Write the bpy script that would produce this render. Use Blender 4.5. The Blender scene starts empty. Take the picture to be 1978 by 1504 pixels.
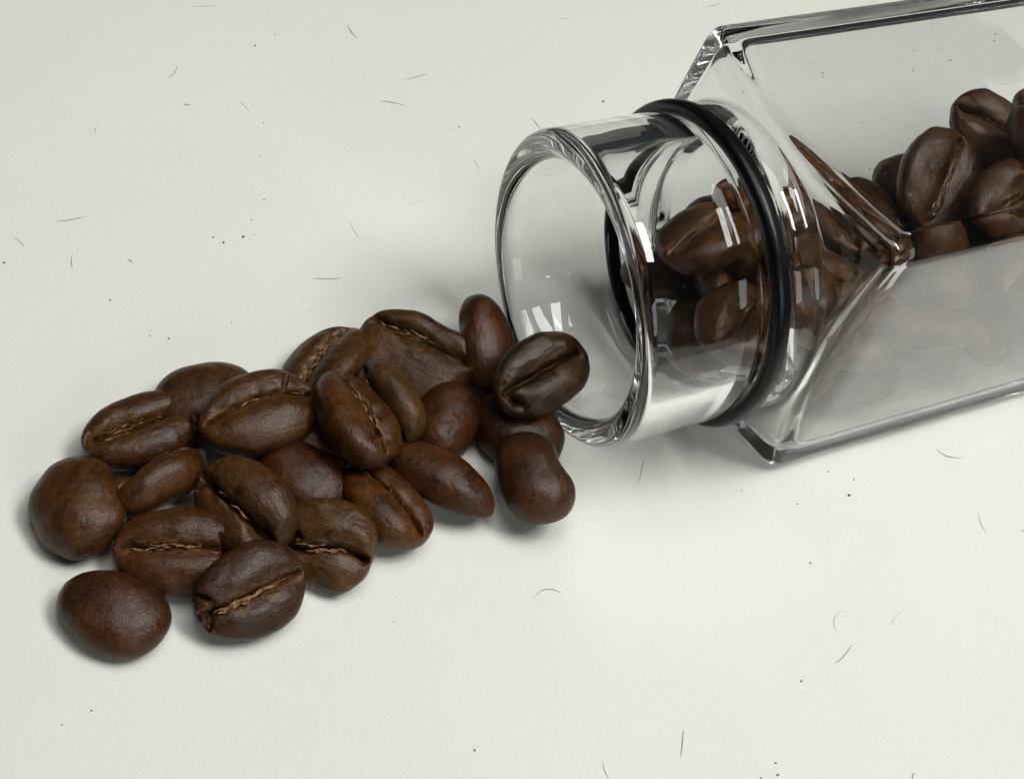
import bpy, math, random
import numpy as np
from mathutils import Vector, Matrix

MM = 0.001
scene = bpy.context.scene
C = scene.collection

# ------------------------------------------------------------------ camera
def camera():
    f_px, dep, roll, dist = 2579.74, 0.876128, 0.290079, 136.53
    c = Vector((0, -dist*math.cos(dep), dist*math.sin(dep)))
    fw = -c.normalized()
    r = Vector((1, 0, 0)); u = r.cross(fw)
    r2 = r*math.cos(roll) + u*math.sin(roll)
    u2 = -r*math.sin(roll) + u*math.cos(roll)
    cam = bpy.data.cameras.new("camera")
    cam.sensor_fit = 'HORIZONTAL'; cam.sensor_width = 36.0
    cam.lens = f_px/1978*36.0
    cam.clip_start = 0.005; cam.clip_end = 20
    o = bpy.data.objects.new("camera", cam); C.objects.link(o)
    m = Matrix((r2, u2, -fw)).transposed().to_4x4()
    m.translation = c*MM
    o.matrix_world = m
    cam.dof.use_dof = False
    cam.dof.focus_distance = 0.131
    cam.dof.aperture_fstop = 22.0
    scene.camera = o
camera()

# ------------------------------------------------------------------ light
scene.view_settings.view_transform = 'Standard'
scene.view_settings.look = 'None'
scene.view_settings.exposure = 0.0
scene.view_settings.gamma = 1.0
scene.render.engine = 'CYCLES'
cy = scene.cycles
cy.max_bounces = 32; cy.transmission_bounces = 28; cy.glossy_bounces = 16
cy.diffuse_bounces = 5; cy.transparent_max_bounces = 16
cy.caustics_refractive = True; cy.caustics_reflective = True
cy.blur_glossy = 0.15; cy.sample_clamp_indirect = 12.0
cy.use_denoising = True

world = bpy.data.worlds.new("World"); scene.world = world
world.use_nodes = True
bg = world.node_tree.nodes["Background"]
bg.inputs[0].default_value = (0.90, 0.95, 1.0, 1)
bg.inputs[1].default_value = 0.025

def area(name, az, el, dist, sx, sy, power, col, spin=0, target=(0, 0, 0)):
    l = bpy.data.lights.new(name, 'AREA'); l.shape = 'RECTANGLE'
    l.size = sx; l.size_y = sy; l.energy = power; l.color = col
    o = bpy.data.objects.new(name, l); C.objects.link(o)
    az, el = math.radians(az), math.radians(el)
    t = Vector(target)
    d = Vector((math.cos(el)*math.cos(az), math.cos(el)*math.sin(az), math.sin(el)))
    o.location = t + d*dist
    o.rotation_euler = (d.to_track_quat('Z', 'Y') @ Matrix.Rotation(math.radians(spin), 3, 'Z').to_quaternion()).to_euler()
    return o
# a narrow bright panel up to the right, a broad soft light overhead, an added low fill that brightens the jar's front face
area("bright_panel", 5, 62, 0.70, 0.15, 0.30, 3.1, (1.0, 0.985, 0.95), spin=-54)
area("overhead_light", 100, 84, 0.32, 0.20, 0.20, 0.48, (1.0, 0.99, 0.96), target=(0.03, -0.015, 0))
area("front_fill", 312, 24, 0.70, 0.40, 0.25, 0.95, (0.95, 0.98, 1.0))

# ------------------------------------------------------------------ materials
def mat(name):
    m = bpy.data.materials.new(name); m.use_nodes = True
    nt = m.node_tree
    return m, nt, nt.nodes["Principled BSDF"]
def node(nt, typ, **kw):
    n = nt.nodes.new(typ)
    for k, v in kw.items():
        if k in n.inputs: n.inputs[k].default_value = v
        else: setattr(n, k, v)
    return n
def ramp(nt, fac, stops):
    r = nt.nodes.new('ShaderNodeValToRGB')
    el = r.color_ramp.elements
    while len(el) < len(stops): el.new(0.5)
    for e, (p, c) in zip(el, stops):
        e.position = p; e.color = c if len(c) == 4 else (*c, 1)
    nt.links.new(fac, r.inputs[0])
    return r
def mixc(nt, fac, a, b, mode='MIX'):
    n = nt.nodes.new('ShaderNodeMix'); n.data_type = 'RGBA'; n.blend_type = mode
    for s, i in ((fac, 0), (a, 6), (b, 7)):
        if hasattr(s, 'is_linked'): nt.links.new(s, n.inputs[i])
        else: n.inputs[i].default_value = s
    return n.outputs[2]

def mat_paper():
    m, nt, p = mat("white_paper")
    tc = node(nt, 'ShaderNodeTexCoord')
    n1 = node(nt, 'ShaderNodeTexNoise', Scale=2200.0, Detail=4.0, Roughness=0.65)
    n2 = node(nt, 'ShaderNodeTexNoise', Scale=60.0, Detail=4.0, Roughness=0.6)
    n3 = node(nt, 'ShaderNodeTexNoise', Scale=900.0, Detail=2.0)
    for n in (n1, n2, n3): nt.links.new(tc.outputs['Object'], n.inputs['Vector'])
    a = ramp(nt, n2.outputs[0], [(0.2, (0.725, 0.733, 0.672)), (0.8, (0.745, 0.752, 0.702))])
    b = ramp(nt, n1.outputs[0], [(0.30, (0.96, 0.96, 0.96)), (0.62, (1, 1, 1))])
    nt.links.new(mixc(nt, 1.0, a.outputs[0], b.outputs[0], 'MULTIPLY'), p.inputs['Base Color'])
    p.inputs['Roughness'].default_value = 0.62
    p.inputs['Specular IOR Level'].default_value = 0.3
    bm = node(nt, 'ShaderNodeBump', Strength=0.4, Distance=0.00008)
    ad = node(nt, 'ShaderNodeMath', operation='ADD')
    nt.links.new(n1.outputs[0], ad.inputs[0]); nt.links.new(n3.outputs[0], ad.inputs[1])
    nt.links.new(ad.outputs[0], bm.inputs['Height'])
    nt.links.new(bm.outputs[0], p.inputs['Normal'])
    return m

def mat_bean():
    m, nt, p = mat("roasted_bean")
    tc = node(nt, 'ShaderNodeTexCoord')
    oi = node(nt, 'ShaderNodeObjectInfo')
    off = node(nt, 'ShaderNodeVectorMath', operation='ADD')
    nt.links.new(tc.outputs['Object'], off.inputs[0])
    nt.links.new(oi.outputs['Random'], off.inputs[1])
    V = off.outputs[0]
    big = node(nt, 'ShaderNodeTexNoise', Scale=330.0, Detail=5.0, Roughness=0.6, Distortion=0.6)
    mid = node(nt, 'ShaderNodeTexNoise', Scale=1500.0, Detail=5.0, Roughness=0.65)
    fine = node(nt, 'ShaderNodeTexNoise', Scale=5200.0, Detail=3.0, Roughness=0.6)
    # fibrous wrinkles that run along the bean
    mp = node(nt, 'ShaderNodeMapping'); mp.inputs['Scale'].default_value = (0.35, 1.0, 1.0)
    nt.links.new(V, mp.inputs[0])
    wr = node(nt, 'ShaderNodeTexNoise', Scale=2600.0, Detail=4.0, Roughness=0.6, Distortion=1.2)
    nt.links.new(mp.outputs[0], wr.inputs['Vector'])
    vo = node(nt, 'ShaderNodeTexVoronoi', Scale=1900.0); vo.feature = 'SMOOTH_F1'
    for n in (big, mid, fine, vo): nt.links.new(V, n.inputs['Vector'])
    c1 = ramp(nt, big.outputs[0], [(0.28, (0.45, 0.40, 0.38)), (0.5, (1, 1, 1)), (0.74, (1.55, 1.42, 1.25))])
    c2 = ramp(nt, mid.outputs[0], [(0.3, (0.70, 0.68, 0.66)), (0.7, (1.25, 1.22, 1.18))])
    c3 = ramp(nt, fine.outputs[0], [(0.40, (0.92, 0.92, 0.92)), (0.66, (1.5, 1.44, 1.3))])
    col = mixc(nt, 1.0, oi.outputs['Color'], c1.outputs[0], 'MULTIPLY')
    col = mixc(nt, 1.0, col, c2.outputs[0], 'MULTIPLY')
    col = mixc(nt, 1.0, col, c3.outputs[0], 'MULTIPLY')
    at = node(nt, 'ShaderNodeAttribute', attribute_name='chaff')
    k = node(nt, 'ShaderNodeMath', operation='MULTIPLY')
    cn = ramp(nt, wr.outputs[0], [(0.44, (0, 0, 0)), (0.62, (1, 1, 1))])
    nt.links.new(at.outputs['Fac'], k.inputs[0]); nt.links.new(cn.outputs[0], k.inputs[1])
    col = mixc(nt, k.outputs[0], col, (0.23, 0.125, 0.05, 1))
    nt.links.new(col, p.inputs['Base Color'])
    rr = ramp(nt, mid.outputs[0], [(0.3, (0.27,)*3), (0.7, (0.46,)*3)])
    nt.links.new(rr.outputs[0], p.inputs['Roughness'])
    p.inputs['Specular IOR Level'].default_value = 0.29
    h = node(nt, 'ShaderNodeMath', operation='MULTIPLY_ADD'); h.inputs[1].default_value = 0.45
    hv = node(nt, 'ShaderNodeMath', operation='MULTIPLY'); hv.inputs[1].default_value = 0.35
    nt.links.new(vo.outputs['Distance'], hv.inputs[0])
    nt.links.new(wr.outputs[0], h.inputs[0]); nt.links.new(hv.outputs[0], h.inputs[2])
    h2 = node(nt, 'ShaderNodeMath', operation='MULTIPLY_ADD'); h2.inputs[1].default_value = 0.75
    nt.links.new(fine.outputs[0], h2.inputs[0]); nt.links.new(h.outputs[0], h2.inputs[2])
    bm = node(nt, 'ShaderNodeBump', Strength=0.6, Distance=0.00010)
    nt.links.new(h2.outputs[0], bm.inputs['Height']); nt.links.new(bm.outputs[0], p.inputs['Normal'])
    return m

def mat_skin():
    m, nt, p = mat("silverskin")
    tc = node(nt, 'ShaderNodeTexCoord')
    n = node(nt, 'ShaderNodeTexNoise', Scale=2500.0, Detail=4.0)
    nt.links.new(tc.outputs['Object'], n.inputs['Vector'])
    r = ramp(nt, n.outputs[0], [(0.3, (0.10, 0.05, 0.02)), (0.55, (0.22, 0.115, 0.045)), (0.75, (0.38, 0.23, 0.11))])
    nt.links.new(r.outputs[0], p.inputs['Base Color'])
    p.inputs['Roughness'].default_value = 0.6
    return m

def mat_glass():
    m, nt, p = mat("clear_glass")
    p.inputs['Base Color'].default_value = (0.985, 0.992, 0.99, 1)
    p.inputs['Transmission Weight'].default_value = 1.0
    p.inputs['Roughness'].default_value = 0.0
    p.inputs['IOR'].default_value = 1.5
    # faint smears where fingers and beans have rubbed
    tc = node(nt, 'ShaderNodeTexCoord')
    mp = node(nt, 'ShaderNodeMapping'); mp.inputs['Scale'].default_value = (0.5, 1.0, 1.0)
    nt.links.new(tc.outputs['Object'], mp.inputs[0])
    n = node(nt, 'ShaderNodeTexNoise', Scale=220.0, Detail=6.0, Roughness=0.7, Distortion=0.8)
    nt.links.new(mp.outputs[0], n.inputs['Vector'])
    r = ramp(nt, n.outputs[0], [(0.52, (0, 0, 0)), (0.72, (0.06,)*3)])
    nt.links.new(r.outputs[0], p.inputs['Roughness'])
    return m

PALE_LO, PALE_HI = 0.20, 0.27
def mat_pale_glass():
    # the side that faces the viewer mixes pale diffuse colour into the clear glass
    m, nt, p = mat("pale_glass")
    p.inputs['Base Color'].default_value = (0.985, 0.992, 0.99, 1)
    p.inputs['Transmission Weight'].default_value = 1.0
    p.inputs['Roughness'].default_value = 0.0
    p.inputs['IOR'].default_value = 1.5
    tc = node(nt, 'ShaderNodeTexCoord')
    mp = node(nt, 'ShaderNodeMapping'); mp.inputs['Scale'].default_value = (0.5, 1, 1.6)
    mp.inputs['Rotation'].default_value = (0, 0.5, 0)
    nt.links.new(tc.outputs['Object'], mp.inputs[0])
    n = node(nt, 'ShaderNodeTexNoise', Scale=190.0, Detail=5.0, Roughness=0.55, Distortion=0.5)
    nt.links.new(mp.outputs[0], n.inputs['Vector'])
    f = ramp(nt, n.outputs[0], [(0.3, (PALE_LO,)*3), (0.7, (PALE_HI,)*3)])
    sp = node(nt, 'ShaderNodeSeparateXYZ'); nt.links.new(tc.outputs['Object'], sp.inputs[0])
    def band(sock, lo0, lo1):
        r = node(nt, 'ShaderNodeMapRange'); r.interpolation_type = 'SMOOTHSTEP'
        r.inputs['From Min'].default_value = lo0*MM; r.inputs['From Max'].default_value = lo1*MM
        nt.links.new(sock, r.inputs['Value']); return r.outputs[0]
    fac = f.outputs[0]
    for s in (band(sp.outputs['Z'], -13.6, -12.6), band(sp.outputs['Z'], 14.6, 13.2), band(sp.outputs['X'], 1.0, 4.0)):
        k = node(nt, 'ShaderNodeMath', operation='MULTIPLY')
        nt.links.new(fac, k.inputs[0]); nt.links.new(s, k.inputs[1]); fac = k.outputs[0]
    d = node(nt, 'ShaderNodeBsdfDiffuse'); d.inputs[0].default_value = (0.90, 0.92, 0.90, 1)
    mx = node(nt, 'ShaderNodeMixShader')
    nt.links.new(fac, mx.inputs[0]); nt.links.new(p.outputs[0], mx.inputs[1]); nt.links.new(d.outputs[0], mx.inputs[2])
    nt.links.new(mx.outputs[0], nt.nodes['Material Output'].inputs['Surface'])
    return m

def mat_rubber():
    m, nt, p = mat("black_rubber")
    tc = node(nt, 'ShaderNodeTexCoord')
    n = node(nt, 'ShaderNodeTexNoise', Scale=2400.0, Detail=3.0)
    nt.links.new(tc.outputs['Object'], n.inputs['Vector'])
    r = ramp(nt, n.outputs[0], [(0.35, (0.002, 0.0022, 0.0025)), (0.78, (0.007, 0.0075, 0.008))])
    nt.links.new(r.outputs[0], p.inputs['Base Color'])
    p.inputs['Roughness'].default_value = 0.30
    p.inputs['Specular IOR Level'].default_value = 0.22
    bm = node(nt, 'ShaderNodeBump', Strength=0.12, Distance=0.0001)
    nt.links.new(n.outputs[0], bm.inputs['Height']); nt.links.new(bm.outputs[0], p.inputs['Normal'])
    return m

def mat_plain(name, col, rough=0.7):
    m, nt, p = mat(name)
    tc = node(nt, 'ShaderNodeTexCoord')
    n = node(nt, 'ShaderNodeTexNoise', Scale=3000.0)
    nt.links.new(tc.outputs['Object'], n.inputs['Vector'])
    r = ramp(nt, n.outputs[0], [(0.3, tuple(c*0.7 for c in col)), (0.7, tuple(c*1.3 for c in col))])
    nt.links.new(r.outputs[0], p.inputs['Base Color'])
    p.inputs['Roughness'].default_value = rough
    return m

M_PAPER, M_BEAN, M_SKIN, M_GLASS, M_RUBBER = mat_paper(), mat_bean(), mat_skin(), mat_glass(), mat_rubber()
M_PALE_GLASS = mat_pale_glass()
M_FIBRE = mat_plain("grey_fibre", (0.30, 0.30, 0.32))
M_FIBRE_PALE = mat_plain("pale_fibre", (0.52, 0.53, 0.53))
M_FIBRE_RED = mat_plain("reddish_fibre", (0.34, 0.22, 0.21))
M_SURROUND = mat_plain("dark_surround", (0.03, 0.027, 0.024), 0.5)
M_CRUMB = mat_plain("coffee_crumb", (0.10, 0.09, 0.08), 0.8)

def link(name, verts, faces, material, parent=None, smooth=True):
    me = bpy.data.meshes.new(name)
    me.from_pydata([tuple(v) for v in verts], [], faces)
    me.materials.append(material)
    if smooth: me.polygons.foreach_set('use_smooth', [True]*len(me.polygons))
    me.update()
    o = bpy.data.objects.new(name, me); C.objects.link(o)
    if parent: o.parent = parent
    return o
def tag(o, label=None, cat=None, group=None, kind=None):
    if label: o['label'] = label
    if cat: o['category'] = cat
    if group: o['group'] = group
    if kind: o['kind'] = kind
    return o

# ------------------------------------------------------------------ paper
def build_paper():
    # a sheet of paper, seen only in its middle, and an unseen dark surface added to darken the glass edges
    n = 24
    def sheet(name, x0, x1, y0, y1, z, m, rz):
        v = []
        for j in range(n+1):
            for i in range(n+1):
                x, y = x0+(x1-x0)*i/n, y0+(y1-y0)*j/n
                v.append(((x*math.cos(rz)-y*math.sin(rz))*MM, (x*math.sin(rz)+y*math.cos(rz))*MM, z*MM))
        f = [(j*(n+1)+i, j*(n+1)+i+1, (j+1)*(n+1)+i+1, (j+1)*(n+1)+i) for j in range(n) for i in range(n)]
        tag(link(name, v, f, m), kind="structure")
    sheet("paper_surface", -105, 125, -80, 108, 0, M_PAPER, 0.30)
    sheet("added_surround", -600, 600, -600, 600, -0.3, M_SURROUND, 0.30)
build_paper()

# ------------------------------------------------------------------ bean shape
def _hash(ix, iy, iz, seed):
    h = (ix*374761393 + iy*668265263 + iz*2147483647 + seed*974634777) & 0xffffffff
    h = ((h ^ (h >> 13))*1274126177) & 0xffffffff
    h = ((h ^ (h >> 16))*2246822519) & 0xffffffff
    return ((h ^ (h >> 15)) & 0xffff)/32767.5 - 1.0
def vnoise(P, seed):
    i = np.floor(P).astype(np.int64); f = P - i
    f = f*f*f*(f*(f*6-15)+10)
    out = 0
    for dx in (0, 1):
        for dy in (0, 1):
            for dz in (0, 1):
                w = (f[:, 0] if dx else 1-f[:, 0])*(f[:, 1] if dy else 1-f[:, 1])*(f[:, 2] if dz else 1-f[:, 2])
                out = out + w*_hash(i[:, 0]+dx, i[:, 1]+dy, i[:, 2]+dz, seed)
    return out
def sstep(a, b, x):
    t = np.clip((x-a)/(b-a), 0, 1); return t*t*(3-2*t)

def crease_y(t, p):
    return p['off'] + p['S']*np.sin(math.pi*0.85*t) + p['curve']*(t*t-0.3)

DEF = dict(a=5.4, b=3.9, ch=1.7, cb=2.9, off=0.0, S=0.3, curve=0.0, depth=1.3, w=0.22, open=0.0, opent=0.0,
           lip=0.55, lipw=1.1, asym=0.0, egg=0.05, bend=0.0, rough=0.13, ntop=2.5, p=2.15, chaff=0.6,
           cuts=(), dents=(), seed=1, nt=120, nphi=176, skin=0)

def bean_shape(q):
    """Vertices (mm), faces and chaff mask of one bean: x along the bean, +z the creased flat side."""
    p = dict(DEF); p.update(q)
    NT, NP = p['nt'], p['nphi']
    a, b = p['a'], p['b']
    th = np.linspace(0, math.pi, NT+1)[1:-1]
    psi = np.linspace(-math.pi, math.pi, NP, endpoint=False)
    phi = psi - 0.62*np.sin(psi)
    T, F = np.meshgrid(th, phi, indexing='ij')
    T, F = T.ravel(), F.ravel()
    T = np.concatenate([T, [1e-4, math.pi-1e-4]]); F = np.concatenate([F, [0, 0]])
    dx = np.cos(T); rad = (1-np.abs(dx)**p['p'])**(1/p['p'])
    Y = np.sin(F); top = np.cos(F) >= 0
    zt = (np.clip(1-np.abs(Y)**p['ntop'], 0, 1))**(1/p['ntop'])
    zb = (np.clip(1-np.abs(Y)**2.1, 0, 1))**(1/2.1)
    x = a*dx
    wide = b*(1+p['egg']*dx)
    y = wide*rad*Y
    z = np.where(top, p['ch']*zt, -p['cb']*zb)*rad**0.85
    P = np.stack([x, y, z], 1)
    # outward direction
    N = np.stack([x/a**2, y/b**2, z/np.where(top, p['ch'], p['cb'])**2], 1)
    N /= np.linalg.norm(N, axis=1)[:, None] + 1e-9
    s = p['seed']
    t = x/a
    yc = crease_y(t, p) + 0.10*vnoise(np.stack([x*0.9, 0*x, 0*x+s], 1), s+11)
    d = y - yc
    topw = sstep(-0.2, 0.25, z/p['ch'])*top
    if p['depth'] > 0:
        win = sstep(1.0, 0.78, np.abs(t))
        w = p['w']*(1 + p['open']*np.exp(-((t-p['opent'])/0.3)**2))*(1+0.25*vnoise(np.stack([x*1.3, 0*x, 0*x], 1), s+5))
        g = np.exp(-np.abs(d/w)**1.8)
        lipn = 1+0.3*vnoise(np.stack([x*0.8, y*0.8, 0*x], 1), s+3)
        dz = p['depth']*win*g + p['lip']*sstep(1.05, 0.7, np.abs(t))*np.exp(-(d/p['lipw'])**2)*lipn
        P[:, 2] -= dz*topw
        P[:, 2] += p['asym']*np.tanh(d/0.6)*topw*win
        chaff = np.exp(-(d/(w*2.2))**2)*win*topw
    else:
        chaff = 0*x
    # lumps and wrinkles
    Q = P + np.array([s*17.3, s*5.1, s*9.7])
    n1 = vnoise(Q/2.7, s) ; n2 = vnoise(Q/1.1, s+1)
    n3 = vnoise(Q*np.array([0.6, 1.6, 1.6])/0.55, s+2)
    amp = p['rough']
    P += N*(amp*1.5*n1 + amp*0.28*n2 + amp*0.14*(1-np.abs(n3)*2))[:, None]
    for (px, py, pz, r, dep) in p['dents']:      # centre as fractions of a, b and cb, radius and depth in mm
        c = np.array([px*a, py*b, pz*p['cb']])
        k = np.exp(-(((P-c)**2).sum(1))/r**2)
        P -= N*(dep*k)[:, None]
    for (x0, y0, x1, y1, side, dep, wd) in p['cuts']:
        A = np.array([x0*a, y0*b]); B = np.array([x1*a, y1*b]); AB = B-A
        q2 = P[:, :2]-A
        u = np.clip((q2@AB)/(AB@AB), 0, 1)
        wob = 0.12*vnoise(P*1.7, s+21)
        dd = np.hypot(*(q2-u[:, None]*AB).T)+wob*0.5
        k = 1.4*np.exp(-np.abs(dd/(wd*1.15))**2)*(0.35+0.65*(1-np.abs(2*u-1)))
        k = k*(top if side > 0 else ~top)
        P -= N*(dep*k)[:, None]
    if p['bend']:
        P[:, 2] += p['bend']*(P[:, 0]/a)**2
    idx = np.arange((NT-1)*NP).reshape(NT-1, NP)
    i0 = idx[:-1]; i1 = idx[1:]
    q0 = np.stack([i0, np.roll(i0, -1, 1), np.roll(i1, -1, 1), i1], -1).reshape(-1, 4)
    faces = [tuple(f) for f in q0.tolist()]
    e0, e1 = (NT-1)*NP, (NT-1)*NP+1
    faces += [(e0, (j+1) % NP, j) for j in range(NP)]
    l = (NT-2)*NP
    faces += [(e1, l+j, l+(j+1) % NP) for j in range(NP)]
    return P, faces, chaff

def skin_shape(q):
    """Thin torn shreds of silverskin standing in the crease (mm)."""
    p = dict(DEF); p.update(q)
    rnd = random.Random(p['seed']*7+1)
    V, F = [], []
    for s in range(p['skin']):
        L = rnd.uniform(0.15, 0.8); t0 = rnd.uniform(-0.8, 0.8-L) if L < 1.5 else -0.7
        n = max(8, int(L*22)); side = rnd.uniform(-1, 1)*p['w']*0.9
        wid = rnd.uniform(0.04, 0.13)*(1.5 if p['chaff'] > 0.9 else 1); ph = rnd.uniform(0, 6)
        lift = rnd.uniform(-0.30, 0.08)
        base = len(V)
        for i in range(n+1):
            t = t0 + L*i/n
            yc = float(crease_y(t, p)) + side + 0.09*math.sin(t*17+ph) + rnd.uniform(-0.03, 0.03)
            z = p['ch']*(max(0.02, 1-abs(t)**p['p']))**(0.85/p['p']) - p['lip']*0.85 + lift + 0.08*math.sin(t*23+ph*2)
            wv = wid*math.sin(math.pi*min(1, max(0, (i+0.4)/(n+0.8))))**0.5*(0.7+0.3*math.sin(t*31+ph))*rnd.uniform(0.75, 1.15)
            x = t*p['a']
            tl = rnd.uniform(-0.06, 0.12)
            V += [(x, yc-wv, z+tl), (x, yc+wv, z-tl), (x, yc+wv*0.9, z-tl-0.05), (x, yc-wv*0.9, z+tl-0.05)]
            if i:
                o = base+(i-1)*4; m = base+i*4
                for k in range(4):
                    F.append((o+k, m+k, m+(k+1) % 4, o+(k+1) % 4))
        F.append((base, base+1, base+2, base+3)); e = base+n*4
        F.append((e+3, e+2, e+1, e))
    return V, F

def make_bean(q, loc, rot, col, label, group, low=False):
    q = dict(q)
    if low: q.setdefault('nt', 84); q.setdefault('nphi', 100)
    P, F, ch = bean_shape(q)
    o = link("coffee_bean", P*MM, F, M_BEAN)
    at = o.data.attributes.new("chaff", 'FLOAT', 'POINT')
    at.data.foreach_set('value', (ch*q.get('chaff', DEF['chaff'])).astype(np.float32))
    o.location = Vector(loc)*MM
    o.rotation_euler = rot
    o.color = (col[0]*0.76, col[1]*0.65, col[2]*0.34, 1)
    tag(o, label, "coffee bean", group)
    if q.get('skin'):
        V, F = skin_shape(q)
        link("silverskin", np.array(V)*MM, F, M_SKIN, o, smooth=False)
    return o

# ------------------------------------------------------------------ glass jar lying on its side
CAV_H, CAV_R = 14.4, 2.2      # half width and corner radius of the hollow
JAR_O, JAR_AZ, JAR_H = (18.094, 11.929), 0.653643, 16.045
def jar_frame():
    m = Matrix.Rotation(JAR_AZ, 4, 'Z')
    m.translation = Vector((JAR_O[0], JAR_O[1], JAR_H+0.02))*MM
    return m
def build_jar():
    NP = 512
    # angles crowd towards the four corners
    u = np.arange(NP)/NP*2*math.pi
    phi = u + 0.19*np.sin(4*u)
    def r_square(ph, h=JAR_H, rc=1.9):
        k = np.mod(ph+math.pi/4, math.pi/2)-math.pi/4
        k = np.abs(k)
        r = h/np.cos(k)
        c = h-rc
        # rounded corner
        A = c*math.sqrt(2)
        ang = k-math.pi/4
        disc = rc**2-(A*np.sin(ang))**2
        rr = A*np.cos(ang)+np.sqrt(np.maximum(disc, 0))
        corner = h*np.tan(k) > c
        return np.where(corner & (disc > 0), np.minimum(r, rr), r)
    rs = r_square(phi)
    rmax = rs.max()
    rings = []
    def ring(t, r):
        rings.append((np.broadcast_to(t, NP).astype(float), np.broadcast_to(r, NP).astype(float)))
    # ---- inside, from the closed base out to the mouth
    # the hollow's corner towards the viewer is sharper than the others
    rcav = r_square(phi, CAV_H, np.where((np.cos(phi) < 0) & (np.sin(phi) > 0), 1.3, CAV_R))
    for t, k in ((62.0, 0.02), (62.0, 0.3), (61.9, 0.7), (61.5, 0.85), (60.5, 0.95), (58.5, 1.0)):
        ring(t, rcav*k)
    for t in np.linspace(56, 8, 26): ring(t, rcav)
    # inner shoulder: a cone cut by the hollow, like the outside
    slope = 3.2/(rcav.max()-12.2)
    ti, ri = -1.2, 12.2
    te = ti+slope*(rcav-ri)
    ln = np.hypot(rcav-ri, te-ti)
    e = np.minimum(1.6, 0.6*ln)
    dirr, dirt = (rcav-ri)/ln, (te-ti)/ln
    for k in np.linspace(1, 0, 9):
        b0, b1, b2 = (1-k)**2, 2*k*(1-k), k*k
        ring(b0*(te-dirt*e)+b1*te+b2*(te+e), b0*(rcav-dirr*e)+b1*rcav+b2*rcav)
    f = np.minimum(1.2, 0.35*ln)
    for k in (0.66, 0.33): ring(ti+dirt*(f+(ln-e-f)*k), ri+dirr*(f+(ln-e-f)*k))
    for k in np.linspace(1, 0, 7):
        b0, b1, b2 = (1-k)**2, 2*k*(1-k), k*k
        ring(b0*(ti-1.2)+b1*ti+b2*(ti+dirt*f), b0*ri+b1*ri+b2*(ri+dirr*f))
    for t in np.linspace(-3, -18.4, 15): ring(t, 12.2)
    nin = len(rings)
    # ---- rounded lip
    for k in np.linspace(0, 1, 9):
        a = k*math.pi/2
        ring(-19.1-1.3*math.sin(a), 12.2+1.35*(1-math.cos(a)))
    for k in np.linspace(0, 1, 9):
        a = k*math.pi/2
        ring(-20.4+1.0*(1-math.cos(a)), 14.05+1.0*math.sin(a))
    # ---- outside of the neck, groove under the rubber ring
    for t in np.linspace(-18.6, -9.4, 8): ring(t, 15.03)
    for t, r in ((-8.9, 15.02), (-8.6, 14.8), (-8.3, 14.5), (-5.6, 14.5), (-5.3, 14.8), (-5.0, 15.02)): ring(t, r)
    for t in (-4.2, -3.4): ring(t, 15.03)
    # ---- shoulder: shallow cone cut by the square
    t0, r0 = -2.5, 15.06
    slope = 2.4/(rmax-r0)
    te = t0+slope*(rs-r0)
    ln = np.hypot(rs-r0, te-t0)
    e = np.minimum(0.95, 0.5*ln)
    dirr, dirt = (rs-r0)/np.maximum(ln, 1e-6), (te-t0)/np.maximum(ln, 1e-6)
    # fillet from neck into cone
    f = np.minimum(0.7, 0.3*ln)
    for k in np.linspace(0, 1, 6):
        b0, b1, b2 = (1-k)**2, 2*k*(1-k), k*k
        ring(b0*(t0-0.7)+b1*t0+b2*(t0+dirt*f), b0*15.04+b1*r0+b2*(r0+dirr*f))
    for k in (0.25, 0.5, 0.75):
        rr = f+(ln-e-f)*k
        ring(t0+dirt*rr, r0+dirr*rr)
    for k in np.linspace(0, 1, 8):
        b0, b1, b2 = (1-k)**2, 2*k*(1-k), k*k
        ring(b0*(te-dirt*e)+b1*te+b2*(te+e), b0*(rs-dirr*e)+b1*rs+b2*rs)
    tl = te+e
    for k in (0.15, 0.35, 0.6, 1.0): ring(tl*(1-k)+6*k, rs)
    for t in np.linspace(8, 64, 29): ring(t, rs)
    for t, k in ((65.0, 0.99), (65.6, 0.96), (66.0, 0.9), (66.0, 0.5), (66.0, 0.02)): ring(t, rs*k)
    V = []
    for i, (t, r) in enumerate(rings):
        Y, Z = r*np.cos(phi), r*np.sin(phi)
        V.append(np.stack([t, Y, Z], 1))
    V = np.concatenate(V)
    # hand-blown unevenness of the inner wall
    inner = np.arange(len(V)) < nin*NP
    rr = np.hypot(V[:, 1], V[:, 2])
    dv = 0.12*vnoise(V/np.array([6.0, 8.0, 8.0]), 3)+0.010*vnoise(V/np.array([1.6, 5.0, 5.0]), 4)
    k = np.where(inner & (V[:, 0] < 55), dv, 0)*sstep(-18, -13, V[:, 0])*sstep(0, -4, V[:, 0])
    do = 0.018*vnoise(V/np.array([3.0, 6.0, 6.0]), 8)
    k = k+np.where(~inner & (V[:, 0] > -17) & (V[:, 0] < -9.5), do, 0)
    V[:, 1] *= 1+k/np.maximum(rr, 1); V[:, 2] *= 1+k/np.maximum(rr, 1)
    NR = len(rings)
    F = []
    for i in range(NR-1):
        for j in range(NP):
            j2 = (j+1) % NP
            F.append((i*NP+j, i*NP+j2, (i+1)*NP+j2, (i+1)*NP+j))
    F.append(tuple(range(NP))[::-1]); F.append(tuple((NR-1)*NP+j for j in range(NP)))
    o = link("glass_jar", V*MM, F, M_GLASS)
    import bmesh
    bm = bmesh.new(); bm.from_mesh(o.data)
    bmesh.ops.recalc_face_normals(bm, faces=bm.faces)
    bm.to_mesh(o.data); bm.free()
    o.data.materials.append(M_PALE_GLASS)
    for f in o.data.polygons:       # flat of the side facing the viewer
        c = f.center/MM
        if c.y < -JAR_H+0.02 and c.x > 0.5: f.material_index = 1
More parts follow.
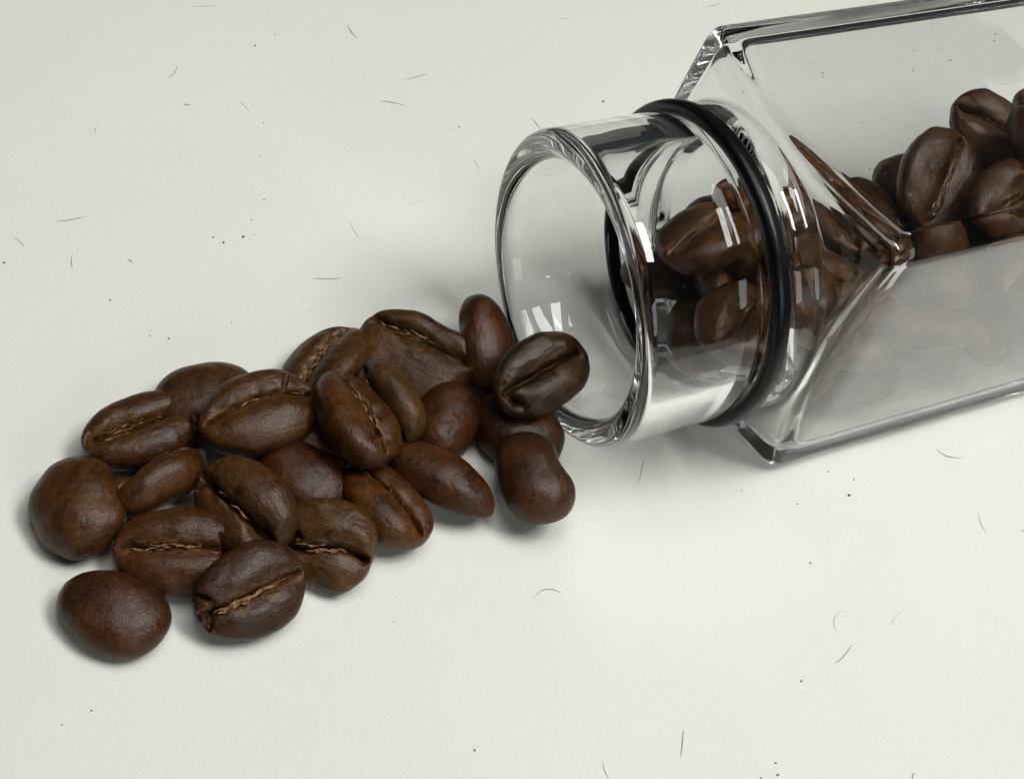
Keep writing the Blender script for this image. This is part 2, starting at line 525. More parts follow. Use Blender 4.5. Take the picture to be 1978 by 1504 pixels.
    o.matrix_world = jar_frame()
    tag(o, "clear square glass jar with a round neck lying on its side", "glass jar")
    # rubber ring round the neck
    NA, prof = 160, []
    for k in range(28):
        a = k/28*2*math.pi
        c, s = math.cos(a), math.sin(a)
        tt = 0.88*abs(c)**0.75*(1 if c > 0 else -1)
        rr = 0.78*abs(s)**0.8*(1 if s > 0 else -1)
        groove = 0.06*math.exp(-((tt-0.3)/0.12)**2) if s > 0 else 0
        prof.append((tt-6.95, 15.18+rr-groove))
    V, F = [], []
    for i in range(NA):
        a = i/NA*2*math.pi
        for t, r in prof: V.append((t*MM, r*math.cos(a)*MM, r*math.sin(a)*MM))
    n = len(prof)
    for i in range(NA):
        for k in range(n):
            i2, k2 = (i+1) % NA, (k+1) % n
            F.append((i*n+k, i*n+k2, i2*n+k2, i2*n+k))
    g = link("rubber_ring", V, F, M_RUBBER)
    g.matrix_world = jar_frame()
    tag(g, "black rubber sealing ring stretched round the neck of the glass jar", "sealing ring")
build_jar()

# ------------------------------------------------------------------ spilled beans
# shape, centre (mm), rotation, roast colour, label
BEANS = [
    (dict(a=4.82, b=4.01, cb=2.96, ch=1.53, p=2.3, egg=-0.04, seed=1, dents=[(-0.15, -0.9, 0.1, 1.3, 0.5), (0.5, -0.8, -0.2, 1.2, -0.35)]),
     (-33.276, -28.726, 2.013), (-2.8623, -0.0, -0.9845), (0.058, 0.027, 0.012),
     'round smooth bean with its back up, at the far left end of the pile'),
    (dict(a=4.77, b=3.63, cb=2.77, ch=1.43, seed=2),
     (-26.638, -36.913, 1.338), (3.1416, -0.0, -0.1541), (0.052, 0.024, 0.015),
     'smooth bean with its back up, at the lower left apart from the pile'),
    (dict(a=4.97, b=3.96, cb=2.48, ch=1.91, w=0.26, depth=1.2, asym=0.18, skin=5, chaff=1.0, off=-0.3, S=0.1, seed=3, cuts=[(-0.98, -0.5, -0.7, 0.1, 1, 0.8, 0.2), (-0.7, 0.1, -0.95, 0.5, 1, 0.7, 0.18), (-0.95, -0.05, -0.6, -0.05, 1, 0.9, 0.25)]),
     (-16.49, -32.196, 2.938), (0.4712, -0.0, 0.8095), (0.044, 0.022, 0.018),
     'dark purplish bean with a star shaped crack at the left end of its crease'),
    (dict(a=5.35, b=3.87, cb=2.48, ch=1.91, w=0.26, skin=6, chaff=1.0, S=0.12, seed=4, cuts=[(0.7, 0.3, 0.85, -0.5, 1, 0.8, 0.16), (0.6, -0.1, 1.0, -0.15, 1, 0.8, 0.16)]),
     (-23.685, -30.295, 2.7), (0.2443, -0.0, 0.2965), (0.056, 0.024, 0.012),
     'reddish bean with a straight level crease lined with pale tan skin'),
    (dict(depth=0.9, a=4.68, b=3.06, cb=2.48, ch=2.1, w=0.3, seed=5, rough=0.15, skin=1, dents=[(-0.2, 0.5, 0.8, 1.5, 1.1)]),
     (-28.006, -24.125, 2.9), (-0.8378, -0.0, 0.9874), (0.06, 0.027, 0.011),
     'small folded bean with a puckered notch, resting above the bean with the level crease'),
    (dict(a=5.44, b=3.63, cb=2.77, ch=1.91, w=0.38, open=1.0, opent=-0.5, depth=1.8, asym=-0.2, skin=4, seed=6, S=0.15, cuts=[(0.72, 0.0, 0.8, -0.6, 1, 0.9, 0.15)]),
     (-31.353, -19.54, 2.825), (0.0698, -0.0, 0.7617), (0.052, 0.024, 0.012),
     'long bean with a gaping crease that opens into a hole at its left end'),
    (dict(a=5.16, b=4.01, cb=2.96, seed=7, ch=1.62),
     (-27.312, -13.972, 1.8), (-3.0369, -0.0, 0.6346), (0.052, 0.026, 0.014),
     'smooth bean, back up, half hidden at the upper left behind a broad creased bean'),
    (dict(curve=-1.0, a=5.63, b=4.01, cb=2.86, ch=1.91, off=0.55, S=0.0, w=0.2, depth=1.0, skin=3, seed=8, cuts=[(0.45, 0.2, 0.6, 0.55, 1, 0.5, 0.14)]),
     (-21.536, -15.674, 5.288), (0.1396, -0.0, 0.7329), (0.058, 0.028, 0.013),
     "broad smooth bean with a thin curved crease, on top of the pile's left half"),
    (dict(a=5.25, b=3.92, cb=2.39, ch=2.2, off=-0.5, S=0.15, w=0.28, open=0.7, opent=0.5, depth=1.9, asym=0.5, skin=2, seed=9, cuts=[(-0.8, -0.5, -0.75, 0.3, 1, 0.8, 0.16)]),
     (-19.459, -25.132, 4.2), (0.4189, -0.0, -0.5497), (0.056, 0.029, 0.016),
     'bean with two uneven lobes split by a deep dark diagonal crease, among the left half'),
    (dict(a=4.77, b=4.01, cb=3.15, seed=10, ch=1.62),
     (-16.051, -19.051, 1.525), (3.1416, -0.0, -0.366), (0.05, 0.02, 0.012),
     'glossy reddish domed bean in the dark hollow at the centre of the pile'),
    (dict(a=4.77, b=3.63, cb=2.77, seed=11, ch=1.62),
     (-17.043, -14.402, 1.525), (3.1416, -0.0, -0.5577), (0.055, 0.024, 0.012),
     'bean almost hidden under the broad smooth bean, only a sliver showing'),
    (dict(off=-0.6, a=4.35, b=3.92, cb=2.48, ch=1.91, S=0.7, w=0.32, depth=1.6, asym=0.3, skin=4, chaff=1.0, p=2.5, seed=12, rough=0.18, cuts=[(-1, 0.1, -0.55, -0.15, 1, 1.2, 0.26), (-0.8, 0.3, -0.68, -0.2, 1, 0.9, 0.2)]),
     (-11.674, -25.395, 2.788), (0.4538, -0.0, -0.1078), (0.066, 0.036, 0.02),
     'squat pale brown bean with a wavy S shaped crease and a dark split'),
    (dict(a=5.06, b=3.53, cb=2.58, ch=2.01, w=0.25, depth=1.5, asym=-0.3, skin=2, S=0.1, off=0.3, seed=13),
     (-8.012, -19.526, 2.575), (-0.1396, -0.0, -0.6326), (0.072, 0.031, 0.011),
     "warm brown bean at the pile's lower edge, straight crease near its right side"),
    (dict(a=5.73, b=3.72, cb=3.06, ch=1.91, w=0.22, S=0.2, skin=5, chaff=1.0, off=0.2, seed=14, cuts=[(0.55, 0.15, 0.75, -0.25, 1, 0.7, 0.18)]),
     (-12.956, -13.59, 6.225), (-0.384, -0.1396, -0.924), (0.06, 0.027, 0.012),
     'upright bean lying across the middle of the pile with golden skin in its crease'),
    (dict(a=5.16, b=4.01, cb=2.67, ch=1.81, w=0.35, skin=5, chaff=1.0, seed=15, off=0.1),
     (-18.203, -6.27, 2.988), (-0.4887, -0.0, 1.2962), (0.056, 0.029, 0.014),
     'bean at the upper edge of the pile with a wide pale golden crease'),
    (dict(a=6.02, b=4.49, cb=3.06, ch=1.91, w=0.38, open=0.8, opent=-0.2, depth=1.5, asym=-0.25, skin=8, S=0.05, off=1.75, ntop=3.4, lip=0.35, p=2.6, seed=16, cuts=[]),
     (-10.333, -2.545, 3.338), (0.384, -0.0, -0.2098), (0.06, 0.031, 0.015),
     'largest bean, its torn crease full of stringy skin along the upper edge of the pile'),
    (dict(a=4.68, b=3.15, cb=2.29, ch=2.1, w=0.3, skin=3, chaff=1.0, seed=17, S=0.2),
     (-10.795, -10.089, 5.0), (1.0821, 0.1745, -0.8095), (0.058, 0.033, 0.017),
     'narrow pale brown bean on its edge, leaning against the largest bean'),
    (dict(a=4.49, b=3.34, cb=3.06, rough=0.2, seed=18, ch=1.62),
     (-5.171, -8.195, 2.013), (-2.7053, -0.0, 1.4375), (0.054, 0.024, 0.012),
     'small round wrinkled bean right of centre beside a patch of bare paper'),
    (dict(a=5.83, b=3.15, cb=2.86, egg=-0.16, p=1.9, seed=19, ch=1.62),
     (-3.834, -15.201, 2.313), (2.618, -0.0, -0.3418), (0.052, 0.023, 0.013),
     'long smooth bean with a pointed lower right end'),
    (dict(a=5.35, b=3.44, cb=2.77, egg=-0.08, seed=20, dents=[(0.4, -0.9, 0.2, 0.9, 0.3)], ch=1.62),
     (-3.862, 1.592, 3.45), (0.6109, -2.7053, -1.0165), (0.056, 0.023, 0.012),
     "smooth reddish bean tipped up on end, just left of the jar's rim"),
    (dict(off=0.2, a=5.44, b=3.72, cb=2.48, ch=1.81, w=0.24, depth=1.3, S=-0.12, seed=21, chaff=0.2, rough=0.16, cuts=[(-0.9, 0.0, -0.75, -0.5, 1, 1.0, 0.3), (0.02, 0.05, 0.1, -0.25, 1, 0.5, 0.1)]),
     (2.316, -3.129, 7.2), (0.384, -0.0698, 0.9421), (0.038, 0.022, 0.012),
     'dark bean with a long black crease, perched in the mouth of the jar'),
    (dict(a=4.77, b=4.11, cb=2.96, seed=22, ch=1.62),
     (1.645, -6.457, 1.638), (-3.1067, -0.0, -0.337), (0.052, 0.022, 0.011),
     "domed bean tucked under the dark perched bean, below the jar's rim"),
    (dict(a=4.87, b=3.53, cb=2.96, seed=23, p=2.3, dents=[(-0.1, -0.95, -0.3, 1.7, 0.9)], ch=1.62),
     (4.416, -12.727, 3.6), (-2.9671, -0.0, -1.0146), (0.056, 0.027, 0.019),
     'kidney shaped bean with its back up, at the lower right end of the pile'),
]
for q, loc, rot, col, label in BEANS:
    make_bean(q, loc, rot, col, label, "coffee beans spilled on the paper")

# beans still inside the jar
INSIDE = [
    (dict(seed=40, a=5.1, b=4.2, cb=2.8, w=0.28, rough=0.21, skin=0), (16.65, 6.41, 8.87), (-2.793, -0.0, 1.047)),
    (dict(seed=41, a=5.47, b=3.86, cb=2.8, w=0.28, rough=0.21, skin=0), (12.58, 13.37, 8.87), (2.967, -0.0, 0.349)),
    (dict(seed=42, a=4.6, b=3.61, cb=2.8, w=0.28, rough=0.21, skin=4), (17.21, 10.62, 12.77), (0.349, -0.0, 1.745)),
    (dict(seed=43, a=5.39, b=4.01, cb=2.8, w=0.28, rough=0.21, skin=4), (40.18, 34.94, 4.96), (0.159, -0.016, 2.498)),
    (dict(seed=44, a=5.21, b=4.16, cb=2.8, w=0.28, rough=0.21, skin=0), (48.22, 41.96, 4.66), (-2.722, 0.203, 0.782)),
    (dict(seed=45, a=4.66, b=3.72, cb=2.8, w=0.28, rough=0.21, skin=4), (40.22, 22.49, 4.96), (-0.263, -0.121, 1.708)),
    (dict(seed=46, a=5.57, b=3.69, cb=2.8, w=0.28, rough=0.21, skin=4), (38.63, 19.65, 7.97), (-0.356, -0.156, 2.725)),
    (dict(seed=47, a=4.91, b=4.14, cb=2.8, w=0.28, rough=0.21, skin=0), (22.86, 18.54, 5.26), (-2.647, 0.259, 0.398)),
    (dict(seed=48, a=4.88, b=4.05, cb=2.8, w=0.28, rough=0.21, skin=0), (43.38, 42.89, 7.67), (2.921, -0.242, 0.521)),
    (dict(seed=49, a=5.58, b=3.62, cb=2.8, w=0.28, rough=0.21, skin=4), (37.7, 31.43, 8.27), (-0.317, -0.244, 0.643)),
    (dict(seed=51, a=5.18, b=4.2, cb=2.8, w=0.28, rough=0.21, skin=4), (49.64, 38.26, 9.17), (-0.17, 0.1, 1.872)),
    (dict(seed=53, a=4.6, b=3.6, cb=2.8, w=0.28, rough=0.21, skin=4), (23.51, 27.14, 5.26), (0.361, 0.252, 2.982)),
    (dict(seed=55, a=5.13, b=4.18, cb=2.8, w=0.28, rough=0.21, skin=0), (37.62, 38.34, 8.57), (-2.692, -0.231, 0.374)),
    (dict(seed=61, a=4.64, b=3.78, cb=2.8, w=0.28, rough=0.21, skin=4), (26.98, 21.1, 8.87), (0.158, 0.186, 2.596)),
    (dict(seed=62, a=5.26, b=4.19, cb=2.8, w=0.28, rough=0.21, skin=4), (55.29, 43.91, 6.17), (0.354, 0.193, 2.519)),
    (dict(seed=64, a=4.61, b=3.6, cb=2.8, w=0.28, rough=0.21, skin=4), (20.5, 22.46, 9.77), (0.442, -0.063, 0.926)),
    (dict(seed=70, a=5.04, b=4.12, cb=2.8, w=0.28, rough=0.21, skin=4), (54.42, 45.2, 9.77), (0.157, -0.042, 3.006)),
    (dict(seed=79, a=5.59, b=3.62, cb=2.8, w=0.28, rough=0.21, skin=4), (33.11, 12.2, 5.26), (0.49, 0.009, 0.419)),
    (dict(seed=84, a=5.41, b=4.15, cb=2.8, w=0.28, rough=0.21, skin=4), (31.38, 29.99, 9.17), (-0.034, 0.18, 2.018)),
    (dict(seed=86, a=4.68, b=3.62, cb=2.8, w=0.28, rough=0.21, skin=4), (59.71, 31.24, 4.96), (0.436, -0.021, 0.339)),
    (dict(seed=90, a=5.57, b=3.6, cb=2.8, w=0.28, rough=0.21, skin=4), (59.39, 34.57, 8.87), (0.127, 0.03, 0.075)),
    (dict(seed=102, a=4.63, b=3.95, cb=2.8, w=0.28, rough=0.21, skin=4), (45.44, 21.5, 7.67), (0.335, -0.153, 2.302)),
    (dict(seed=113, a=4.61, b=3.9, cb=2.8, w=0.28, rough=0.21, skin=4), (49.84, 25.95, 9.17), (-0.049, 0.058, 0.392)),
    (dict(seed=115, a=5.24, b=3.82, cb=2.8, w=0.28, rough=0.21, skin=4), (25.22, 8.59, 8.27), (0.308, -0.131, 2.991)),
    (dict(seed=334, a=4.76, b=3.61, cb=2.8, w=0.28, rough=0.21, skin=4), (30.66, 11.97, 9.77), (0.033, -0.088, 0.065)),
    (dict(seed=475, a=5.6, b=3.8, cb=2.8, w=0.28, rough=0.21, skin=4), (44.47, 30.3, 7.67), (-0.365, -0.167, 1.233)),
    (dict(seed=543, a=5.46, b=4.15, cb=2.8, w=0.28, rough=0.21, skin=0), (54.3, 27.69, 12.17), (-2.447, 0.338, 0.042)),
    (dict(seed=544, a=5.12, b=3.7, cb=2.8, w=0.28, rough=0.21, skin=4), (47.88, 24.04, 14.87), (-0.227, -0.126, 1.042)),
    (dict(seed=545, a=4.71, b=3.7, cb=2.8, w=0.28, rough=0.21, skin=0), (56.48, 35.81, 11.57), (0.086, 2.815, -1.036)),
    (dict(seed=548, a=4.97, b=3.62, cb=2.8, w=0.28, rough=0.21, skin=0), (39.33, 21.78, 12.17), (-0.362, 2.834, -1.419)),
    (dict(seed=567, a=4.84, b=3.64, cb=2.8, w=0.28, rough=0.21, skin=0), (37.83, 14.13, 11.27), (2.498, -0.349, 0.039)),
    (dict(seed=576, a=5.58, b=4.2, cb=2.8, w=0.28, rough=0.21, skin=4), (29.01, 14.82, 13.37), (0.026, 0.202, 0.277)),
    (dict(seed=595, a=5.52, b=4.06, cb=2.8, w=0.28, rough=0.21, skin=4), (62.7, 33.9, 13.37), (-0.323, 0.073, 1.191)),
    (dict(seed=1043, a=6.5, b=5.3, cb=2.8, w=0.28, rough=0.22, skin=7, chaff=1.0), (38.4, 32.96, 14.17), (0.524, -0.436, 1.328)),
    (dict(seed=1044, a=6.2, b=5.0, cb=2.8, w=0.28, rough=0.22, skin=0), (47.3, 42.51, 12.37), (2.88, -0.349, 1.441)),
    (dict(seed=1045, a=5.8, b=4.16, cb=2.8, w=0.28, rough=0.21, skin=5), (45.34, 29.88, 17.17), (0.349, -0.087, 0.84)),
    (dict(seed=1046, a=5.6, b=4.02, cb=2.8, w=0.28, rough=0.21, skin=4), (52.14, 41.18, 15.97), (0.175, -0.0, 1.023)),
    (dict(seed=1047, a=4.76, b=3.61, cb=2.8, w=0.28, rough=0.21, skin=5), (46.96, 36.74, 20.17), (0.349, -0.175, 1.975)),
    (dict(seed=1066, a=4.88, b=3.66, cb=2.8, w=0.28, rough=0.21, skin=4), (59.88, 37.14, 16.07), (0.507, 0.055, 2.066)),
    (dict(seed=1069, a=4.66, b=3.65, cb=2.8, w=0.28, rough=0.21, skin=4), (54.77, 28.9, 17.27), (0.257, -0.092, 2.272)),
    (dict(seed=1094, a=4.65, b=4.04, cb=2.8, w=0.28, rough=0.21, skin=4), (50.48, 48.35, 16.67), (-0.204, 0.172, 0.401)),
    (dict(seed=1168, a=4.84, b=4.0, cb=2.8, w=0.28, rough=0.21, skin=4), (43.18, 42.22, 16.37), (-0.428, -0.201, 2.92)),
    (dict(seed=1449, a=4.61, b=3.95, cb=2.8, w=0.28, rough=0.21, skin=4), (20.31, 12.58, 15.77), (-0.422, 0.243, 1.253)),
    (dict(seed=1451, a=5.08, b=3.93, cb=2.8, w=0.28, rough=0.21, skin=4), (13.39, 11.77, 16.37), (-0.32, -0.111, 0.961)),
    (dict(seed=1467, a=5.48, b=4.15, cb=2.8, w=0.28, rough=0.21, skin=0), (16.76, 18.76, 12.17), (-0.337, 2.987, -0.31)),
    (dict(seed=1495, a=4.78, b=3.76, cb=2.8, w=0.28, rough=0.21, skin=4), (25.33, 7.08, 12.47), (0.273, -0.051, 0.299)),
    (dict(seed=1502, a=5.54, b=3.62, cb=2.8, w=0.28, rough=0.21, skin=4), (18.54, 17.84, 17.27), (-0.212, 0.062, 0.058)),
    (dict(seed=1511, a=5.2, b=4.2, cb=2.8, w=0.28, rough=0.21, skin=4), (18.51, 3.59, 15.17), (-0.136, 0.061, 1.163)),
    (dict(seed=1572, a=4.62, b=3.6, cb=2.8, w=0.28, rough=0.21, skin=0), (24.49, 6.87, 16.67), (-3.021, -0.148, 0.889)),
]
INSIDE_LABELS = {0: "bean inside the jar's neck, nearest the viewer behind the wet looking glass",
    1: "bean inside the jar's neck, on the far side from the viewer",
    2: "bean inside the jar's neck beside the rubber ring",
    33: 'large bean inside the jar standing against the upper face, its pale crease upright',
    34: 'plump bean on top of the heap inside the jar, at the right picture edge',
    35: 'creased bean inside the jar just below the large standing one',
    36: 'bean inside the jar cut off by the right picture edge',
    37: 'small creased bean inside the jar, in front of the plump one on top',
}
for i, (q, loc, rot) in enumerate(INSIDE):
    k = 0.85+0.3*((i*37) % 11)/10
    label = INSIDE_LABELS.get(i, "coffee bean behind the glass, in the heap inside the jar's square body")
    make_bean(q, loc, rot, (0.064*k, 0.031*k, 0.015*k), label, "coffee beans inside the jar", low=True)

FIBRES = [
    ([(-32.88, 49.37, 0), (-32.07, 48.29, 0), (-31.06, 47.42, 0)], 0.0375, 'g', 'short dark hair at the top, left of centre, slanting down to the right'),
    ([(-48.71, 32.84, 0), (-48.52, 31.58, 0), (-48.9, 30.46, 0)], 0.03, 'g', 'thin curved grey hair on the upper left of the paper'),
    ([(-45.63, 26.97, 0), (-45.19, 26.79, 0), (-44.83, 27.16, 0)], 0.0375, 'g', 'very short hooked hair on the upper left below the thin curved one'),
    ([(-40.0, 29.96, 0), (-39.19, 29.45, 0), (-38.37, 28.74, 0)], 0.0225, 'p', 'faint pale hair on the upper left, slanting down to the right'),
    ([(-23.35, 42.37, 0), (-22.23, 43.57, 0), (-21.21, 44.72, 0)], 0.0263, 'g', "straight bluish grey hair above the jar's neck at top centre"),
    ([(-25.13, 37.17, 0), (-23.63, 37.58, 0), (-22.04, 37.72, 0)], 0.03, 'r', 'straight brownish hair at top centre, nearly level'),
    ([(-50.54, 4.11, 0), (-49.22, 4.93, 0), (-48.01, 6.04, 0)], 0.03, 'g', 'straight grey hair near the left edge of the paper, nearly level'),
    ([(-22.43, 16.37, 0), (-21.53, 15.2, 0), (-20.36, 14.08, 0)], 0.0225, 'p', 'faint pale hair between the bean pile and the top centre of the paper'),
    ([(-23.43, 6.77, 0), (-22.11, 7.24, 0), (-20.82, 7.86, 0)], 0.03, 'r', 'straight level dark red hair above the largest bean'),
    ([(-17.02, 21.48, 0), (-16.31, 22.42, 0), (-15.55, 23.21, 0)], 0.0225, 'p', "faint pale hair left of the jar's mouth"),
    ([(-47.04, 0.45, 0), (-46.82, -0.4, 0), (-46.32, -1.27, 0)], 0.0263, 'r', 'short upright reddish hair near the left edge'),
    ([(-41.78, 1.9, 0), (-41.49, 1.86, 0), (-41.14, 1.7, 0)], 0.03, 'r', 'tiny reddish hair above the left half of the bean pile'),
    ([(-51.28, 44.22, 0), (-49.95, 44.91, 0), (-48.68, 45.8, 0)], 0.0225, 'p', 'faint level hair at the top edge, left'),
    ([(10.52, 75.94, 0), (11.72, 77.08, 0), (12.69, 78.37, 0)], 0.03, 'g', "grey hair at the top edge beside the jar's shoulder"),
    ([(-8.36, 63.32, 0), (-7.41, 63.93, 0), (-6.35, 64.35, 0)], 0.0225, 'p', 'faint level hair at the top edge right of centre'),
    ([(-53.38, 0.28, 0), (-52.44, 0.05, 0), (-51.67, -0.65, 0)], 0.0225, 'p', 'faint curved hair at the far left edge'),
    ([(7.41, -22.86, 0), (8.25, -21.72, 0), (9.72, -21.61, 0)], 0.03, 'g', 'arched grey hair below the kidney shaped bean'),
    ([(14.78, -3.59, 0), (14.67, -5.24, 0), (14.71, -6.81, 0)], 0.03, 'g', "upright grey hair in the shade below the jar's neck"),
    ([(35.76, -16.94, 0), (35.48, -15.72, 0), (36.37, -14.42, 0)], 0.0263, 'p', 'pale hooked hair on the lower right of the paper'),
    ([(35.8, -20.42, 0), (36.59, -19.49, 0), (37.35, -17.89, 0)], 0.0413, 'g', 'darkest wavy hair on the lower right of the paper'),
    ([(22.79, -31.37, 0), (22.88, -32.69, 0), (22.93, -34.0, 0)], 0.0338, 'g', 'upright dark hair near the bottom edge, right of centre'),
    ([(16.41, -36.43, 0), (16.68, -37.15, 0), (17.17, -37.81, 0)], 0.0263, 'p', 'faint hair running off the bottom edge'),
    ([(49.77, 2.06, 0), (49.99, 0.8, 0), (50.64, -0.28, 0)], 0.0263, 'p', 'faint hair near the right edge below the jar'),
    ([(45.25, 8.97, 0), (46.24, 8.33, 0), (48.13, 8.82, 0)], 0.0338, 'g', "curved grey hair in the light just below the jar's front face"),
    ([(43.73, -28.98, 0), (43.6, -29.32, 0), (43.56, -29.73, 0)], 0.0375, 'g', 'short dark hair end at the bottom edge, far right'),
    ([(-15.3, 37.3, 0), (-15.44, 36.32, 0), (-15.68, 35.5, 0)], 0.0225, 'p', "faint pale hair behind the jar's mouth"),
    ([(-7.14, 42.38, 0), (-6.41, 41.48, 0), (-5.59, 40.72, 0)], 0.03, 'g', "short grey hair touching the view of the jar's rim from behind"),
    ([(-52.73, 19.72, 0), (-52.64, 18.82, 0), (-52.25, 17.79, 0)], 0.0225, 'p', 'faint upright hair on the upper left of the paper'),
    ([(-12.13, 32.09, 0), (-11.49, 31.32, 0), (-10.8, 30.57, 0)], 0.0225, 'p', "faint short hair just left of the jar's rim"),
    ([(42.18, -12.57, 0), (41.43, -13.41, 0), (41.06, -14.47, 0)], 0.0188, 'p', 'barely visible hair right of the pale hooked one'),
]
CRUMBS = [
    (-41.86, 40.44, 0.115, 'dark crumb at the top left of centre'),
    (-40.43, 43.49, 0.077, 'small crumb at the top, to the right of the one left of centre'),
    (-36.29, 27.64, 0.058, 'speck straight below the top pair of crumbs'),
    (-34.79, 22.20, 0.077, "faint crumb midway down the paper's upper left half"),
    (-32.04, 15.81, 0.100, 'oval crumb above the little group of crumbs'),
    (-32.22, 12.35, 0.077, 'crumb just above the little group of crumbs'),
    (-32.15, 9.59, 0.138, 'largest of the round dark crumbs in the little group left of centre'),
    (-31.21, 10.34, 0.077, 'crumb at the right end of the little group above the pile'),
    (-33.75, 7.99, 0.138, 'round dark crumb at the left of the little group above the pile'),
    (-35.01, 8.28, 0.108, 'longish crumb at the left end of the little group above the pile'),
    (-34.15, 7.82, 0.050, 'tiniest crumb of the little group, touching the round left one'),
    (-52.65, -3.18, 0.123, 'dark crumb on the far left edge'),
    (-41.20, -3.87, 0.100, 'longish crumb above the long gaping bean'),
    (-34.05, -6.40, 0.100, "crumb above the smooth bean at the pile's upper left"),
    (-35.84, -6.75, 0.077, "pale crumb left of the one above the pile's upper left"),
    (-29.14, -2.14, 0.062, "speck just above the pile's upper edge bean with the golden crease"),
    (0.65, 49.39, 0.173, "grey crumb beside the jar's shoulder at the top"),
    (-15.05, 36.81, 0.100, "crumb behind the jar's mouth, beside a faint hair"),
    (36.00, -0.70, 0.162, 'largest crumb, a jagged grey flake in the light below the jar'),
    (36.36, 1.53, 0.085, 'small crumb above the jagged grey flake'),
    (33.64, 1.55, 0.085, "small crumb below the jar's front corner, left of the jagged flake"),
    (24.94, -4.13, 0.085, "small crumb below the neck's end, between neck and front corner"),
    (30.76, -3.73, 0.077, "speck in the light below the jar's front corner"),
    (32.63, -10.25, 0.085, 'lone crumb on the bare paper right of the pile'),
    (32.84, -23.29, 0.100, 'dark oval crumb on the lower right of the paper'),
    (31.23, -31.94, 0.092, 'faint crumb on the bottom edge, left of the dark pair'),
    (31.52, -32.97, 0.115, 'dark crumb on the bottom edge right of centre'),
    (30.10, -33.70, 0.077, 'crumb cut by the bottom edge, left of its neighbour'),
    (-25.10, -44.93, 0.100, 'lone crumb on the lower left, below the pile'),
    (5.63, -38.76, 0.100, 'lone crumb near the bottom edge at centre'),
    (54.50, 1.42, 0.085, 'speck at the right edge below the jar'),
    (-22.28, 2.40, 0.058, 'tiny dark coffee crumb lying loose on the white paper'),
    (50.21, -16.79, 0.058, 'tiny dark coffee crumb lying loose on the white paper'),
    (-4.17, -29.39, 0.054, 'tiny dark coffee crumb lying loose on the white paper'),
    (-26.75, -46.76, 0.058, 'tiny dark coffee crumb lying loose on the white paper'),
]
JAR_DUST = [
    (30.93, 30.60, 32.11, 0.069),
    (28.15, 29.13, 32.11, 0.077),
    (31.85, 29.20, 32.11, 0.100),
    (28.15, 25.74, 32.11, 0.077),
    (36.58, 36.15, 32.11, 0.077),
    (36.40, 34.87, 32.11, 0.085),
    (29.90, 34.61, 32.11, 0.062),
    (19.41, 21.04, 32.11, 0.092),
    (19.55, 20.53, 32.11, 0.077),
    (18.30, 22.17, 32.11, 0.062),
    (29.80, 25.87, 32.11, 0.062),
    (11.86, 17.92, 32.11, 0.085),
    (12.42, 14.73, 32.11, 0.069),
    (34.79, 38.71, 32.11, 0.054),
    (26.21, 31.55, 32.11, 0.054),
    (24.20, 18.63, 32.11, 0.050),
    (32.67, 25.15, 32.11, 0.050),
    (35.54, 28.24, 32.11, 0.058),
    (21.71, 26.61, 32.11, 0.046),
    (25.60, 9.74, 32.11, 0.077),
    (24.97, 8.02, 32.11, 0.077),
    (25.48, 7.18, 32.11, 0.069),
    (24.67, 9.11, 32.11, 0.085),
    (24.29, 7.36, 32.11, 0.062),
    (26.10, 9.25, 32.11, 0.054),
    (23.62, 15.36, 32.11, 0.069),
    (25.53, 16.73, 32.11, 0.062),
    (26.67, 12.82, 32.11, 0.058),
]

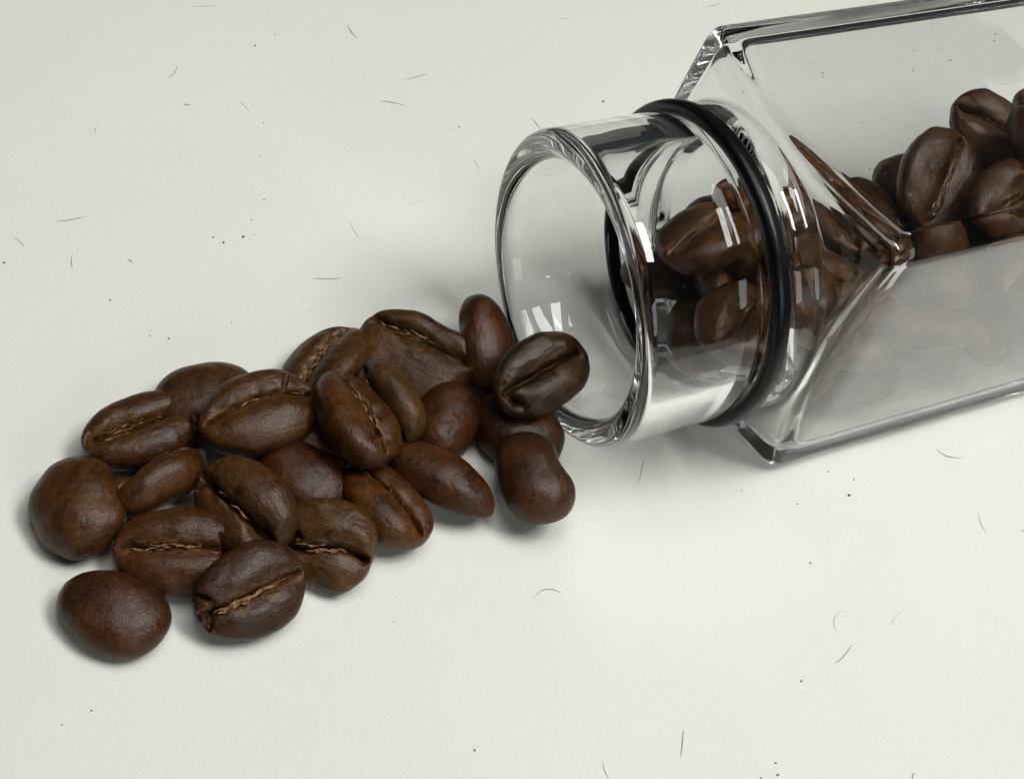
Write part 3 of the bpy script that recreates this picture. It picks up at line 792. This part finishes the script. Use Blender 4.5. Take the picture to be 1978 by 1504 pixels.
# ------------------------------------------------------------------ lint fibres and crumbs on the paper
def tube(pts, r):
    """A thin curved hair through points (mm) on the paper, tapered at its ends."""
    P = [Vector(p) for p in pts]
    if len(P) == 2: P = [P[0], (P[0]+P[1])/2+Vector((-(P[1]-P[0]).y, (P[1]-P[0]).x, 0))*0.05, P[1]]
    path = []
    for i in range(13):
        k = i/12
        b0, b1, b2 = (1-k)**2, 2*k*(1-k), k*k
        path.append(P[0]*b0+(P[1]*2-(P[0]+P[2])/2)*b1+P[2]*b2)
    V, F = [], []
    for i, p in enumerate(path):
        d = (path[min(i+1, 12)]-path[max(i-1, 0)]).normalized()
        n = Vector((-d.y, d.x, 0))
        rr = r*(0.35+0.65*math.sin(math.pi*(i+0.5)/13))
        for k in range(5):
            a = k/5*2*math.pi
            v = p+n*(rr*math.cos(a))+Vector((0, 0, r+rr*math.sin(a)+0.05*math.sin(i/12*math.pi)))
            V.append(v*MM)
        if i:
            for k in range(5): F.append(((i-1)*5+k, (i-1)*5+(k+1) % 5, i*5+(k+1) % 5, i*5+k))
    F.append((4, 3, 2, 1, 0)); F.append(tuple(60+k for k in range(5)))
    return V, F
for pts, r, m, label in FIBRES:
    V, F = tube(pts, r)
    tag(link("lint_fibre", V, F, {'g': M_FIBRE, 'p': M_FIBRE_PALE, 'r': M_FIBRE_RED}[m]), label, "lint fibre", "lint fibres on the paper")
def crumb(name, loc, r, seed, frame=None):
    rnd = random.Random(seed)
    V, F = [], []
    sx, sy, rot = rnd.uniform(0.8, 1.35), rnd.uniform(0.6, 1.0), rnd.uniform(0, 3)
    for j in range(5):
        a = j/4*math.pi
        for k in range(8):
            b = k/8*2*math.pi
            q = r*rnd.uniform(0.8, 1.15)*math.sin(a)
            x, y = q*sx*math.cos(b), q*sy*math.sin(b)
            V.append(((x*math.cos(rot)-y*math.sin(rot))*MM, (x*math.sin(rot)+y*math.cos(rot))*MM, (r*0.6*math.cos(a)+r*0.55)*MM))
    for j in range(4):
        for k in range(8): F.append((j*8+k, (j+1)*8+k, (j+1)*8+(k+1) % 8, j*8+(k+1) % 8))
    o = link(name, V, F, M_CRUMB)
    o.location = Vector(loc)*MM
    return o
for i, (x, y, r, label) in enumerate(CRUMBS):
    tag(crumb("coffee_crumb", (x, y, 0), r, i), label, "coffee crumb", "coffee crumbs on the paper")
for i, (x, y, z, r) in enumerate(JAR_DUST):
    tag(crumb("coffee_speck", (x, y, z), r, 100+i), "tiny dark speck of coffee dust clinging to the upper face of the glass jar", "coffee speck", "coffee specks on the jar")
